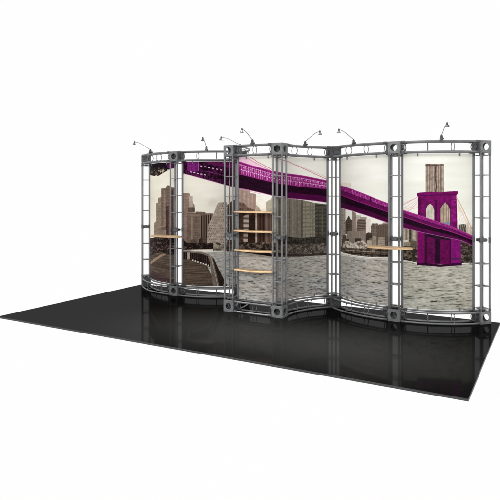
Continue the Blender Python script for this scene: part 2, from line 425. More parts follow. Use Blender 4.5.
["p",[91,76,65],[5000,902,5000,1030,5060,1040,5179,1044,5179,919],{"vs":[30,0.25,[63,53,45]]}],
["p",[120,105,90],[5774,964,5774,1042,5791,1043,5831,1045,5831,967],{"n":0.12}],
["p",[167,152,134],[5626,955,5626,1103,5640,1106,5673,1105,5673,958],{"hs":[26,0.2]}],
["p",[127,111,95],[5555,950,5555,1077,5580,1083,5638,1081,5638,956],{"vs":[30,0.25,[88,77,66]]}],
["p",[98,83,70],[5862,969,5862,1051,5879,1054,5918,1055,5918,973],{"vs":[30,0.25,[68,58,49]]}],
["p",[79,66,56],[5005,903,5005,1002,5031,1005,5088,1009,5088,911],{"vs":[30,0.25,[55,46,39]]}],
["p",[80,66,57],[5316,931,5316,1062,5351,1065,5427,1069,5427,940],{"vs":[30,0.25,[56,46,39]]}],
["p",[131,115,98],[5172,919,5172,1002,5202,1008,5268,1010,5268,927],{"win":[24,26,0.78]}],
["p",[114,96,81],[5793,965,5793,1115,5818,1120,5869,1118,5869,970],{"win":[24,26,0.78]}],
["p",[155,141,124],[5694,959,5694,1101,5724,1102,5792,1105,5792,965],{"n":0.12}],
["p",[101,85,72],[5005,903,5005,1081,5042,1087,5120,1090,5120,914],{"n":0.12}],
["p",[158,144,126],[5609,954,5609,1111,5628,1116,5670,1114,5670,958],{"win":[24,26,0.78]}],
["p",[171,156,137],[5744,962,5744,1067,5759,1068,5795,1069,5795,965],{"hs":[26,0.2]}],
["p",[102,86,73],[5406,939,5406,1050,5418,1053,5445,1052,5445,942],{"win":[24,26,0.78]}],
["p",[81,67,58],[5832,967,5832,1084,5845,1085,5870,1086,5870,970],{"vs":[30,0.25,[56,46,40]]}],
["p",[175,160,140],[5521,948,5521,1046,5545,1052,5601,1051,5601,953],{"n":0.12}],
["p",[150,136,118],[6119,965,6119,1070,6130,1072,6155,1071,6155,966],{"hs":[26,0.2]}],
["p",[143,130,112],[6014,960,6014,1039,6028,1040,6059,1041,6059,962],{"vs":[30,0.25,[100,91,78]]}],
["p",[148,134,116],[5987,958,5987,1048,6011,1053,6066,1051,6066,962],{"vs":[30,0.25,[103,93,81]]}],
["p",[148,134,117],[6135,965,6135,1088,6152,1095,6194,1090,6194,967],{"hs":[26,0.2]}],
["p",[115,100,83],[6064,962,6064,1071,6090,1078,6149,1074,6149,966],{"vs":[30,0.25,[80,70,58]]}],
["p",[107,93,78],[6065,962,6065,1038,6083,1040,6125,1040,6125,965],{"n":0.12}],
["p",[82,63,55],[1316,864,1316,962,1349,966,1424,963,1424,866],{"win":[24,26,0.78]}],
["p",[110,90,78],[1147,859,1147,930,1182,938,1260,933,1260,863],{"win":[24,26,0.78]}],
["p",[72,56,49],[1293,863,1293,947,1329,949,1412,949,1412,866],{"vs":[30,0.25,[50,39,34]]}],
["p",[105,86,74],[1354,865,1354,963,1374,971,1420,964,1420,866],{"hs":[26,0.2]}],
["p",[44,30,28],[-76,879,160,901,376,926,521,944,639,948,741,950,833,951,907,951,960,951,1076,873,1159,876,1238,879,1315,881,1389,882,1463,883,1535,883,1535,784,1463,782,1389,780,1315,777,1238,773,1159,769,1076,764,993,739,933,712,871,712,775,712,669,709,548,705,399,698,181,682,-76,669],{"blob":[[112,88,78],0.72]}],
["p",[152,140,124],[1535,867,1601,900,1684,875,1759,890,1759,750,1684,751,1609,751,1535,751],{"blob":[[90,78,68],0.55]}],
["p",[120,104,92],[1759,882,1834,881,2160,902,3139,984,3139,795,2160,708,1834,698,1759,716],{"blob":[[60,48,42],0.5]}],
["p",[112,98,86],[2790,940,3223,1002,3289,998,3355,994,3429,1008,3502,1022,3570,1020,3637,1018,3704,1016,3872,1008,3872,810,3707,816,3642,815,3577,814,3511,813,3445,812,3378,811,3311,810,3243,809,3174,808,2790,773],{"blob":[[52,40,34],0.45]}],
["p",[124,112,102],[3786,982,3940,981,4055,979,4158,979,4268,968,4370,959,4448,957,4523,957,4595,957,4666,957,4734,958,4801,960,4851,963,4883,964,4915,964,4948,965,4948,755,4914,751,4880,747,4846,743,4788,744,4717,746,4645,750,4570,754,4493,758,4414,763,4330,769,4243,776,4149,784,4048,793,3937,804,3786,814],{"blob":[[82,72,64],0.5]}],
["p",[54,42,36],[2790,858,3181,889,3256,888,3331,888,3404,887,3469,884,3534,881,3598,879,3661,876,3759,872,3931,857,4051,839,4158,824,4051,824,3931,827,3759,828,3661,816,3598,821,3534,826,3469,831,3404,836,3339,841,3262,847,3184,853,2790,828],{"n":0.2}],
["p",[74,62,56],[4063,838,4173,824,4275,812,4370,802,4448,801,4523,800,4595,800,4666,801,4734,802,4801,803,4851,808,4883,815,4915,823,4948,830,4948,800,4915,792,4883,785,4851,777,4801,773,4734,771,4666,770,4595,770,4523,770,4448,771,4370,772,4275,781,4173,791,4063,803],{"n":0.15}],
["p",[84,70,60],[4932,918,4989,921,5105,929,5202,936,5299,946,5386,955,5466,963,5542,970,5611,975,5677,979,5741,983,5803,986,5862,989,5899,992,5937,995,5974,998,6024,1001,6076,1003,6127,1005,6178,1007,6178,839,6127,838,6076,838,6024,837,5974,836,5937,837,5900,838,5863,839,5810,836,5754,832,5696,828,5636,824,5574,819,5500,819,5422,819,5339,819,5247,817,5139,825,5010,832,4932,843],{"blob":[[128,112,96],0.6]}],
["p",[190,178,164],[5020,964,5105,1015,5202,1008,5268,985,5367,1028,5458,1045,5509,1010,5574,975,5509,933,5428,929,5342,924,5247,918,5143,912,5020,904],{"blob":[[120,106,92],0.62]}],
["l",[170,156,138],[5078,869,5193,875,5293,880,5382,884,5465,887,5542,889,5611,892,5677,895,5741,898,5803,900,5862,902,5899,903,5937,905,5974,906],{"w":9}],
["l",[42,32,28],[5020,832,5143,838,5247,842,5339,844,5422,846,5500,847,5574,847,5638,850,5699,853,5759,855,5817,857,5869,859,5904,860,5939,862,5974,863],{"w":10}],
["l",[40,32,28],[5589,946,5651,948,5710,950,5768,952,5824,953,5872,954,5906,955,5940,957,5974,958],{"w":8}],
["l",[46,36,32],[5105,890,5105,795],{"w":7}],
["l",[46,36,32],[5225,902,5225,807],{"w":7}],
["l",[46,36,32],[5329,911,5329,818],{"w":7}],
["l",[46,36,32],[5422,919,5422,827],{"w":7}],
["l",[46,36,32],[5509,926,5509,834],{"w":7}],
["l",[46,36,32],[5589,932,5589,841],{"w":7}],
["l",[46,36,32],[5666,937,5666,847],{"w":7}],
["l",[46,36,32],[5739,942,5739,852],{"w":7}],
["l",[46,36,32],[5810,946,5810,856],{"w":7}],
["l",[46,36,32],[5872,949,5872,861],{"w":7}],
["l",[46,36,32],[5914,953,5914,864],{"w":7}],
["l",[46,36,32],[5957,956,5957,868],{"w":7}],
["p",[62,52,44],[5966,984,6014,987,6069,989,6124,992,6178,994,6178,780,6124,789,6069,798,6014,807,5966,815],{"blob":[[132,118,98],0.6]}],
["p",[62,52,46],[6689,1053,6747,1055,6806,1058,6868,1060,6925,1063,6925,790,6868,789,6806,789,6747,789,6689,788],{"blob":[[116,102,86],0.6]}],
["p",[176,172,165],[1418,730,1485,733,1552,735,1618,737,1684,739,1750,740,1829,737,2118,756,3139,856,3206,851,3273,846,3339,841,3404,836,3469,830,3534,825,3598,819,3661,814,3759,816,3931,806,4051,793,4158,783,4268,775,4370,769,4448,768,4523,767,4595,767,4666,767,4734,768,4801,770,4851,774,4883,782,4915,789,4948,797,5050,800,5155,804,5247,805,5339,807,5422,807,5500,806,5574,805,5636,808,5696,811,5754,813,5810,816,5863,817,5900,816,5937,815,5974,814,6032,800,6093,786,6153,771,6208,773,6262,774,6316,776,6371,776,6425,777,6481,777,6536,777,6593,777,6651,776,6710,775,6766,780,6825,786,6886,790,6938,797,6938,-1,6885,-1,6824,3,6765,5,6708,7,6653,9,6598,9,6545,9,6493,8,6441,7,6390,5,6339,3,6288,0,6237,-3,6186,-7,6134,-11,6083,-16,6030,-21,5978,-28,5944,-34,5909,-40,5875,-47,5829,-53,5772,-61,5715,-69,5655,-77,5593,-87,5528,-98,5461,-110,5389,-123,5311,-139,5226,-156,5131,-176,5021,-201,4939,-219,4907,-227,4875,-234,4842,-242,4782,-240,4714,-234,4645,-228,4573,-221,4500,-212,4424,-202,4344,-191,4261,-179,4173,-164,4078,-147,3974,-128,3858,-105,3700,-101,3637,-109,3573,-116,3508,-124,3443,-132,3377,-139,3311,-147,3244,-155,3177,-163,2851,-228,1889,-434,1820,-430,1753,-427,1686,-425,1619,-424,1553,-424,1485,-425,1418,-427],{"water":1}],
["l",[214,209,200],[4948,782,5050,786,5155,791,5247,794,5339,795,5422,795,5500,795,5574,793,5636,797,5696,800,5754,802,5810,805,5863,806,5901,804,5938,802,5976,800,6032,797,6089,794],{"blur":1,"w":12}],
["p",[106,88,74],[-76,706,160,730,376,758,542,760,674,758,788,754,882,751,940,747,996,743,1076,739,1162,668,1244,596,1341,549,1435,501,1518,337,1601,105,1601,-93,1534,-93,1466,-94,1398,-96,1328,-99,1257,-102,1183,-107,1107,-113,1026,-120,966,-129,912,-137,841,-146,748,-156,645,-170,527,-187,381,-210,164,-248,-76,-280],{"plank":1}],
["p",[44,30,30],[-76,797,160,817,376,841,521,857,652,848,765,838,866,826,933,814,933,645,877,654,788,663,692,670,521,692,332,631,-76,542],{"blob":[[118,92,84],0.66]}],
["p",[164,136,112],[-1,441,453,598,611,663,692,655,521,586,354,509,67,415],{"n":0.12}],
["p",[98,72,72],[-76,286,283,306,488,296,639,278,788,241,877,215,933,188,933,-134,871,-143,775,-153,669,-166,548,-184,399,-207,181,-245,-76,-280],{"plank":0.6}],
["p",[50,36,32],[973,733,1076,729,1162,720,1244,711,1324,701,1401,690,1468,659,1518,569,1527,469,1456,502,1384,534,1315,557,1244,579,1171,588,1095,596,973,598],{"n":0.3}],
["l",[106,86,74],[999,725,999,597],{"w":6}],
["l",[106,86,74],[1038,723,1038,590],{"w":6}],
["l",[106,86,74],[1080,721,1080,583],{"w":6}],
["l",[106,86,74],[1120,718,1120,576],{"w":6}],
["l",[106,86,74],[1160,716,1160,569],{"w":6}],
["l",[106,86,74],[1199,713,1199,562],{"w":6}],
["l",[106,86,74],[1237,711,1237,554],{"w":6}],
["l",[106,86,74],[1274,708,1274,546],{"w":6}],
["l",[106,86,74],[1311,704,1311,538],{"w":6}],
["l",[106,86,74],[1348,701,1348,530],{"w":6}],
["l",[106,86,74],[1384,698,1384,522],{"w":6}],
["l",[106,86,74],[1419,694,1419,514],{"w":6}],
["l",[106,86,74],[1455,691,1455,505],{"w":6}],
["l",[106,86,74],[1490,687,1490,496],{"w":6}],
["p",[170,154,138],[1076,714,1134,717,1134,601,1076,598],{"n":0.1}],
["p",[226,216,202],[1171,600,1197,601,1197,581,1171,580],{}],
["p",[226,216,202],[1219,588,1244,589,1244,568,1219,567],{}],
["p",[226,216,202],[1266,577,1290,578,1290,556,1266,555],{}],
["p",[226,216,202],[1311,565,1336,566,1336,543,1311,542],{}],
["p",[226,216,202],[1356,553,1380,553,1380,530,1356,530],{}],
["p",[226,216,202],[1401,541,1425,541,1425,517,1401,517],{}],
["p",[226,216,202],[1445,528,1468,528,1468,504,1445,503],{}],
["p",[226,216,202],[1488,515,1512,516,1512,490,1488,490],{}],
["p",[66,48,40],[1498,668,1552,619,1634,436,1750,203,1834,1,1834,-99,1763,-96,1692,-94,1622,-93,1552,-93,1535,271],{"n":0.2}],
["p",[128,114,102],[960,743,1036,746,1134,748,1208,744,1280,740,1349,735,1468,707,1522,638,1552,536,1588,387,1628,221,1651,72,1651,-94,1561,-93,1561,72,1528,221,1502,403,1482,568,1451,657,1349,699,1280,705,1208,710,1134,715,1036,715,960,715],{"n":0.12}],
["l",[206,196,182],[960,738,1024,738,1111,737,1193,735,1273,732,1349,729,1468,697,1512,618,1561,403,1605,205,1624,-60],{"w":6}],
["l",[214,130,165],[2286,2383,3156,2277,3239,2227,3306,2194,3372,2160,3437,2127,3502,2094,3566,2063,3629,2032,3692,2002],{"w":10}],
["l",[190,96,130],[3139,2340,3214,2293,3289,2246,3363,2200,3437,2154,3512,2117,3587,2080,3661,2043],{"w":8}],
["l",[196,112,140],[3404,2330,3481,2300,3558,2270,3633,2240,3708,2211,3882,2195,4004,2182,4112,2167,4203,2145,4289,2121,4370,2097,4461,2067,4547,2036,4631,2004,4706,1976,4779,1947,4843,1917,4878,1887,4913,1856,4948,1826],{"w":9}],
["l",[226,180,190],[4289,2133,4370,2111,4448,2087,4523,2064,4595,2040,4666,2015,4734,1990,4801,1965,4851,1940],{"w":7}],
["p",[236,196,214],[2286,2351,3189,2251,3269,2210,3347,2169,3425,2129,3502,2089,3590,2046,3677,2004,3604,2020,3530,2037,3456,2054,3381,2071,3306,2088,3228,2112,3150,2135,2286,2199],{}],
["l",[222,176,170],[5948,1530,5997,1568,6063,1607,6115,1636,6166,1666],{"w":9}],
["l",[226,190,180],[5948,1470,5997,1496,6063,1521,6121,1541,6178,1562],{"w":7}],
["l",[212,170,160],[5966,1430,6010,1461,6063,1491,6115,1509,6166,1527],{"w":6}],
["l",[206,170,140],[6668,1648,6738,1516,6810,1369,6912,1169],{"w":12}],
["l",[226,204,176],[6668,1582,6752,1436,6810,1277],{"w":8}],
["p",[170,154,138],[6258,2092,6280,2105,6337,2100,6394,2096,6488,2100,6491,1714,6432,1714,6374,1714,6316,1714,6258,1714],{"vs":[30,0.55,[112,92,80]],"n":0.14}],
["p",[110,88,80],[6257,2097,6315,2096,6373,2096,6432,2095,6491,2095,6491,2077,6432,2077,6373,2077,6315,2078,6257,2079],{"n":0.3}],
["l",[96,70,64],[6386,2072,6376,1939,6394,1807,6381,1714],{"w":14}],
["l",[128,104,90],[6318,2073,6313,1754],{"w":8}],
["l",[128,104,90],[6445,2072,6452,1754],{"w":8}],
["p",[122,16,96],[6148,1711,6191,1719,6255,1725,6318,1730,6381,1726,6445,1722,6509,1729,6574,1735,6676,1738,6674,1706,6655,1683,6663,1489,6682,775,6627,776,6573,776,6520,776,6467,775,6415,774,6364,773,6312,772,6261,770,6210,768,6158,766,6166,1663,6148,1682],{"n":0.16,"vs":[60,0.18,[98,10,80]]}],
["l",[92,10,76],[6159,1677,6215,1679,6270,1681,6324,1683,6379,1685,6435,1687,6490,1690,6547,1692,6604,1694,6663,1696],{"w":10}],
["p",[192,186,170],[6262,1329,6262,1501,6280,1547,6315,1576,6351,1542,6368,1489,6368,1317,6315,1323],{"n":0.1,"vs":[40,0.25,[164,152,136]]}],
["p",[178,160,138],[6445,1291,6445,1503,6470,1550,6509,1593,6548,1548,6574,1482,6574,1265,6509,1278],{"n":0.12,"vs":[30,0.6,[128,106,88]]}],
["l",[84,8,70],[6260,1328,6260,1501,6280,1549,6315,1581,6353,1544,6371,1489,6371,1317],{"w":7}],
["l",[84,8,70],[6442,1291,6442,1502,6468,1555,6509,1598,6551,1550,6577,1482,6577,1265],{"w":7}],
["p",[128,140,160],[6490,1331,6572,1331,6572,1278,6490,1278],{"n":0.1}],
["p",[142,24,118],[6588,1675,6649,1675,6649,1331,6588,1331],{"n":0.25}],
["p",[88,10,68],[6371,1621,6406,1622,6406,1343,6371,1343],{"n":0.2}],
["p",[96,12,76],[6171,1661,6204,1661,6204,1328,6171,1327],{"n":0.2}],
["l",[92,10,72],[6166,1627,6255,1628],{"w":4}],
["l",[96,12,76],[6582,1628,6663,1628],{"w":4}],
["l",[92,10,72],[6166,1527,6255,1528],{"w":4}],
["l",[96,12,76],[6582,1529,6663,1529],{"w":4}],
["l",[92,10,72],[6166,1434,6255,1435],{"w":4}],
["l",[96,12,76],[6582,1437,6663,1437],{"w":4}],
["l",[206,150,170],[5974,1574,6037,1603,6102,1632,6166,1662],{"w":4}],
["l",[206,150,170],[5974,1503,6037,1548,6102,1593,6166,1637],{"w":4}],
["l",[206,150,170],[5974,1444,6037,1502,6102,1560,6166,1617],{"w":4}],
["l",[206,150,170],[5974,1398,6037,1466,6102,1534,6166,1601],{"w":4}],
["l",[212,180,160],[6668,1655,6724,1198],{"w":4}],
["l",[212,180,160],[6668,1639,6761,1198],{"w":4}],
["l",[212,180,160],[6668,1623,6732,1410,6798,1197],{"w":4}],
["l",[212,180,160],[6668,1607,6751,1402,6837,1197],{"w":4}],
["l",[212,180,160],[6668,1591,6735,1460,6804,1328,6877,1196],{"w":4}],
["p",[124,14,96],[6158,1273,6249,1275,6249,778,6158,774],{"n":0.16}],
["p",[62,12,52],[6247,1195,6275,1196,6275,778,6247,777],{}],
["p",[98,15,76],[6275,1169,6373,1171,6373,781,6275,778],{"n":0.2}],
["p",[54,12,50],[6373,1184,6445,1185,6445,783,6373,781],{"n":0.2}],
["p",[102,12,76],[6445,1145,6505,1146,6566,1146,6566,784,6505,783,6445,783],{"n":0.2}],
["p",[70,8,62],[6564,1186,6582,1186,6582,784,6564,784],{}],
["p",[132,20,114],[6582,1180,6648,1180,6715,1180,6721,783,6651,783,6582,784],{"n":0.16}],
["p",[196,90,180],[6585,1186,6649,1185,6715,1185,6715,1169,6649,1169,6585,1170],{}],
["p",[60,10,52],[6148,787,6207,784,6267,781,6326,777,6385,774,6445,769,6500,775,6556,781,6614,786,6672,791,6732,796,6732,761,6672,758,6614,754,6556,750,6500,745,6445,740,6385,744,6326,747,6267,750,6207,752,6148,755],{"n":0.2}],
["p",[90,30,86],[6585,855,6646,855,6710,854,6710,828,6646,828,6585,829],{}],
["p",[52,22,48],[6252,1262,6305,1243,6358,1224,6411,1204,6465,1185,6519,1166,6574,1146,6574,1086,6522,1093,6470,1099,6419,1105,6363,1118,6308,1130,6252,1142],{"n":0.3}],
["p",[44,10,38],[973,2436,1051,2432,1143,2429,1231,2427,1315,2425,1389,2424,1463,2423,1535,2423,1607,2423,1678,2423,1750,2424,1823,2425,1950,2422,3043,2346,3043,1781,1885,1810,1801,1832,1717,1854,1651,1872,1585,1891,1518,1910,1451,1928,1384,1946,1315,1964,1226,1988,1134,2012,1046,2030,973,2048],{"blob":[[92,20,76],0.62],"n":0.3}],
["p",[138,40,130],[1056,2432,1140,2430,1220,2427,1297,2426,1297,2077,1226,2061,1153,2074,1076,2088],{"n":0.25,"vs":[36,0.5,[96,22,88]]}],
["l",[196,110,184],[1076,2398,1076,2130],{"w":8}],
["l",[180,96,170],[1280,2393,1287,2077],{"w":8}],
["p",[104,24,84],[1297,2326,1367,2321,1435,2316,1502,2311,1568,2307,1644,2297,1720,2288,1797,2279,1875,2270,2790,2212,2790,2061,1880,2110,1806,2126,1734,2142,1667,2155,1601,2168,1535,2181,1468,2195,1401,2209],{"n":0.2}],
["p",[232,206,226],[1315,2170,1348,2163,1348,2148,1315,2155],{}],
["p",[232,206,226],[1384,2156,1416,2150,1416,2135,1384,2141],{}],
["p",[232,206,226],[1451,2142,1483,2136,1483,2121,1451,2127],{}],
["p",[232,206,226],[1518,2128,1550,2123,1550,2108,1518,2114],{}],
["p",[232,206,226],[1585,2115,1616,2109,1616,2094,1585,2100],{}],
["p",[232,206,226],[1651,2102,1682,2096,1682,2081,1651,2087],{}],
["p",[232,206,226],[1134,2072,1169,2066,1169,2051,1134,2057],{}],
["p",[232,206,226],[1197,2059,1232,2053,1232,2038,1197,2044],{}],
["p",[232,206,226],[1259,2046,1292,2040,1292,2025,1259,2032],{}],
["p",[232,206,226],[1318,2034,1351,2028,1351,2013,1318,2019],{}],
["p",[232,206,226],[1377,2022,1409,2016,1409,2001,1377,2007],{}],
["p",[150,80,140],[1418,2076,1450,2070,1450,2062,1418,2068],{}],
["p",[150,80,140],[1461,2065,1493,2059,1493,2051,1461,2057],{}],
["p",[150,80,140],[1504,2055,1536,2049,1536,2041,1504,2046],{}],
["p",[150,80,140],[1547,2044,1578,2038,1578,2030,1547,2036],{}],
["p",[150,80,140],[1589,2034,1621,2028,1621,2020,1589,2025],{}],
["p",[150,80,140],[1632,2023,1663,2018,1663,2009,1632,2015],{}],
["p",[150,80,140],[1674,2013,1706,2007,1706,1999,1674,2005],{}],
["l",[128,52,112],[999,2061,1024,2037],{"w":7}],
["l",[128,52,112],[1048,2065,1076,2025],{"w":7}],
["l",[128,52,112],[1099,2069,1126,2013],{"w":7}],
["l",[128,52,112],[1149,2023,1175,2001],{"w":7}],
["l",[128,52,112],[1197,2028,1223,1989],{"w":7}],
["l",[128,52,112],[1244,2032,1269,1977],{"w":7}],
["l",[128,52,112],[1290,1987,1315,1966],{"w":7}],
["l",[128,52,112],[1336,1992,1360,1954],{"w":7}],
["l",[128,52,112],[1380,1996,1404,1943],{"w":7}],
["l",[128,52,112],[1425,1951,1448,1931],{"w":7}],
["l",[128,52,112],[1468,1956,1492,1920],{"w":7}],
["l",[128,52,112],[1512,1961,1535,1909],{"w":7}],
["l",[128,52,112],[1555,1916,1578,1897],{"w":7}],
["l",[128,52,112],[1598,1921,1621,1886],{"w":7}],
["l",[128,52,112],[1641,1926,1664,1875],{"w":7}],
["l",[128,52,112],[1684,1882,1707,1864],{"w":7}],
["l",[196,130,176],[973,2045,1046,2026,1134,2009,1226,1984,1315,1960,1384,1942,1451,1924,1518,1907,1585,1888,1651,1869,1717,1850,1801,1828,1885,1806,3043,1778],{"w":7}],
["p",[60,18,52],[-76,2494,178,2481,396,2467,545,2458,666,2451,771,2446,866,2442,930,2439,986,2435,986,2132,920,2129,833,2127,692,2089,521,2059,332,2011,-16,2038,-76,2093],{"blob":[[24,8,20],0.42],"n":0.35}],
["p",[90,26,78],[666,2288,773,2284,870,2280,933,2278,933,2134,855,2132,741,2130],{"n":0.3}],
["p",[108,92,74],[160,2123,453,2157,666,2141,611,2056,453,2001,283,2065,-16,2038],{"blob":[[30,16,20],0.5]}],
["p",[40,26,24],[376,2098,521,2114,639,2132,788,2114,639,2066,488,2014],{"blob":[[190,176,150],0.68]}],
["p",[136,26,108],[2286,2229,3139,2166,3206,2145,3273,2124,3350,2103,3426,2082,3502,2061,3582,2039,3661,2018,3786,2006,3959,1998,4088,1990,4188,1985,4282,1979,4370,1973,4461,1962,4547,1950,4631,1938,4711,1924,4790,1909,4851,1894,4885,1870,4919,1847,4952,1823,5112,1794,5247,1765,5329,1743,5404,1721,5475,1699,5542,1676,5605,1653,5666,1630,5735,1606,5801,1582,5863,1558,5900,1531,5937,1505,5974,1479,6037,1459,6102,1438,6166,1418,6217,1400,6267,1383,6318,1366,6368,1348,6432,1328,6496,1307,6561,1286,6614,1261,6668,1236,6724,1211,6791,1182,6860,1153,6925,1124,6925,1076,6860,1101,6791,1126,6724,1150,6668,1169,6614,1188,6561,1207,6496,1225,6432,1243,6368,1261,6318,1278,6267,1294,6217,1310,6166,1327,6102,1348,6037,1369,5974,1390,5937,1407,5900,1423,5863,1441,5801,1462,5735,1484,5666,1506,5605,1525,5542,1544,5475,1564,5404,1582,5329,1600,5247,1618,5112,1650,4952,1683,4919,1712,4885,1741,4851,1770,4790,1776,4711,1782,4631,1788,4547,1794,4461,1801,4370,1807,4282,1816,4188,1824,4088,1831,3959,1842,3786,1853,3661,1866,3582,1883,3502,1901,3426,1918,3350,1936,3273,1953,3206,1969,3139,1984,2286,2025],{"n":0.15}],
["p",[46,8,38],[2286,2025,3139,1984,3206,1969,3273,1953,3350,1936,3426,1918,3502,1901,3582,1883,3661,1866,3786,1853,3959,1842,4088,1831,4188,1824,4282,1816,4370,1807,4461,1801,4547,1794,4631,1788,4711,1782,4790,1776,4851,1770,4885,1741,4919,1712,4952,1683,5112,1650,5247,1618,5329,1600,5404,1582,5475,1564,5542,1544,5605,1525,5666,1506,5735,1484,5801,1462,5863,1441,5900,1423,5937,1407,5974,1390,6037,1369,6102,1348,6166,1327,6217,1310,6267,1294,6318,1278,6368,1261,6432,1243,6496,1225,6561,1207,6614,1188,6668,1169,6724,1150,6791,1126,6860,1101,6925,1076,6925,996,6860,1026,6791,1057,6724,1087,6668,1098,6614,1109,6561,1119,6496,1132,6432,1145,6368,1158,6318,1168,6267,1178,6217,1189,6166,1199,6102,1216,6037,1233,5974,1249,5937,1266,5900,1282,5863,1298,5801,1318,5735,1338,5666,1359,5605,1375,5542,1392,5475,1409,5404,1424,5329,1440,5247,1456,5112,1475,4952,1494,4919,1518,4885,1543,4851,1567,4790,1577,4711,1588,4631,1598,4547,1606,4461,1613,4370,1621,4282,1628,4188,1634,4088,1641,3959,1653,3786,1666,3661,1677,3582,1695,3502,1713,3426,1728,3350,1744,3273,1759,3206,1770,3139,1781,2286,1798],{"n":0.2}],
["p",[84,10,68],[4088,1727,4188,1720,4282,1712,4370,1705,4461,1698,4547,1691,4631,1684,4711,1675,4790,1667,4851,1658,4851,1567,4790,1577,4711,1588,4631,1598,4547,1606,4461,1613,4370,1621,4282,1628,4188,1634,4088,1641],{"n":0.15}],
["p",[76,10,60],[4952,1579,5112,1554,5247,1529,5329,1512,5404,1495,5475,1478,5542,1460,5605,1443,5666,1425,5735,1404,5801,1383,5863,1362,5863,1298,5801,1318,5735,1338,5666,1359,5605,1375,5542,1392,5475,1409,5404,1424,5329,1440,5247,1456,5112,1475,4952,1494],{"n":0.2}],
["p",[86,12,70],[5974,1313,6037,1294,6102,1275,6166,1256,6217,1243,6267,1230,6318,1217,6368,1204,6432,1189,6496,1174,6561,1159,6614,1144,6668,1130,6724,1115,6791,1088,6860,1060,6925,1032,6925,996,6860,1026,6791,1057,6724,1087,6668,1098,6614,1109,6561,1119,6496,1132,6432,1145,6368,1158,6318,1168,6267,1178,6217,1189,6166,1199,6102,1216,6037,1233,5974,1249],{"n":0.2}],
["t",[226,140,206],[[2286,2204,3139,2143,3206,2121,3273,2101,3350,2080,3426,2059,3502,2038,3582,2017,3661,1996,3786,1983,3959,1975,4088,1967,4188,1962,4282,1956,4370,1949,4461,1938,4547,1926,4631,1914,4711,1900,4790,1885,4851,1870],[2286,2025,3139,1984,3206,1969,3273,1953,3350,1936,3426,1918,3502,1901,3582,1883,3661,1866,3786,1853,3959,1842,4088,1831,4188,1824,4282,1816,4370,1807,4461,1801,4547,1794,4631,1788,4711,1782,4790,1776,4851,1770]],{"dots":1,"w":6,"n":46}],
["t",[206,96,184],[[4952,1811,5112,1782,5247,1754,5329,1731,5404,1710,5475,1688,5542,1665,5605,1642,5666,1619,5735,1595,5801,1571,5863,1547,5900,1521,5937,1494,5974,1468],[4952,1753,5112,1722,5247,1691,5329,1671,5404,1651,5475,1632,5542,1610,5605,1589,5666,1568,5735,1545,5801,1522,5863,1499,5900,1477,5937,1456,5974,1434]],{"w":6,"n":34}],
["t",[180,60,160],[[5974,1468,6037,1448,6102,1427,6166,1407,6217,1390,6267,1372,6318,1355,6368,1338,6432,1317,6496,1296,6561,1275,6614,1251,6668,1226,6724,1201,6791,1172,6860,1142,6925,1113],[5974,1434,6037,1414,6102,1393,6166,1372,6217,1355,6267,1339,6318,1322,6368,1305,6432,1285,6496,1266,6561,1246,6614,1225,6668,1203,6724,1181,6791,1154,6860,1127,6925,1100]],{"w":5,"n":26}],
["p",[108,18,86],[4952,1753,5112,1722,5247,1691,5329,1671,5404,1651,5475,1632,5542,1610,5605,1589,5666,1568,5735,1545,5801,1522,5863,1499,5900,1477,5937,1456,5974,1434,6037,1414,6102,1393,6166,1372,6217,1355,6267,1339,6318,1322,6368,1305,6432,1285,6496,1266,6561,1246,6614,1225,6668,1203,6724,1181,6791,1154,6860,1127,6925,1100,6925,1076,6860,1101,6791,1126,6724,1150,6668,1169,6614,1188,6561,1207,6496,1225,6432,1243,6368,1261,6318,1278,6267,1294,6217,1310,6166,1327,6102,1348,6037,1369,5974,1390,5937,1407,5900,1423,5863,1441,5801,1462,5735,1484,5666,1506,5605,1525,5542,1544,5475,1564,5404,1582,5329,1600,5247,1618,5112,1650,4952,1683],{"n":0.2}],
["l",[176,64,148],[2286,2229,3139,2166,3206,2145,3273,2124,3350,2103,3426,2082,3502,2061,3582,2039,3661,2018,3786,2006,3959,1998,4088,1990,4188,1985,4282,1979,4370,1973,4461,1962,4547,1950,4631,1938,4711,1924,4790,1909,4851,1894,4885,1870,4919,1847,4952,1823,5112,1794,5247,1765,5329,1743,5404,1721,5475,1699,5542,1676,5605,1653,5666,1630,5735,1606,5801,1582,5863,1558,5900,1531,5937,1505,5974,1479,6037,1459,6102,1438,6166,1418,6217,1400,6267,1383,6318,1366,6368,1348,6432,1328,6496,1307,6561,1286,6614,1261,6668,1236,6724,1211,6791,1182,6860,1153,6925,1124],{"w":11}],
["l",[160,48,132],[2286,2028,3139,1987,3206,1971,3273,1956,3350,1939,3426,1921,3502,1904,3582,1886,3661,1869,3786,1856,3959,1845,4088,1834,4188,1827,4282,1819,4370,1810,4461,1804,4547,1797,4631,1791,4711,1785,4790,1779,4851,1773,4885,1744,4919,1715,4952,1686,5112,1653,5247,1621,5329,1602,5404,1584,5475,1567,5542,1547,5605,1528,5666,1508,5735,1487,5801,1465,5863,1443,5900,1426,5937,1409,5974,1393,6037,1372,6102,1351,6166,1330,6217,1313,6267,1297,6318,1280,6368,1264,6432,1246,6496,1228,6561,1209,6614,1191,6668,1172,6724,1153,6791,1128,6860,1103,6925,1079],{"w":9}],
["l",[70,8,60],[4952,1753,5112,1722,5247,1691,5329,1671,5404,1651,5475,1632,5542,1610,5605,1589,5666,1568,5735,1545,5801,1522,5863,1499,5900,1477,5937,1456,5974,1434,6037,1414,6102,1393,6166,1372,6217,1355,6267,1339,6318,1322,6368,1305,6432,1285,6496,1266,6561,1246,6614,1225,6668,1203,6724,1181,6791,1154,6860,1127,6925,1100],{"w":6}],
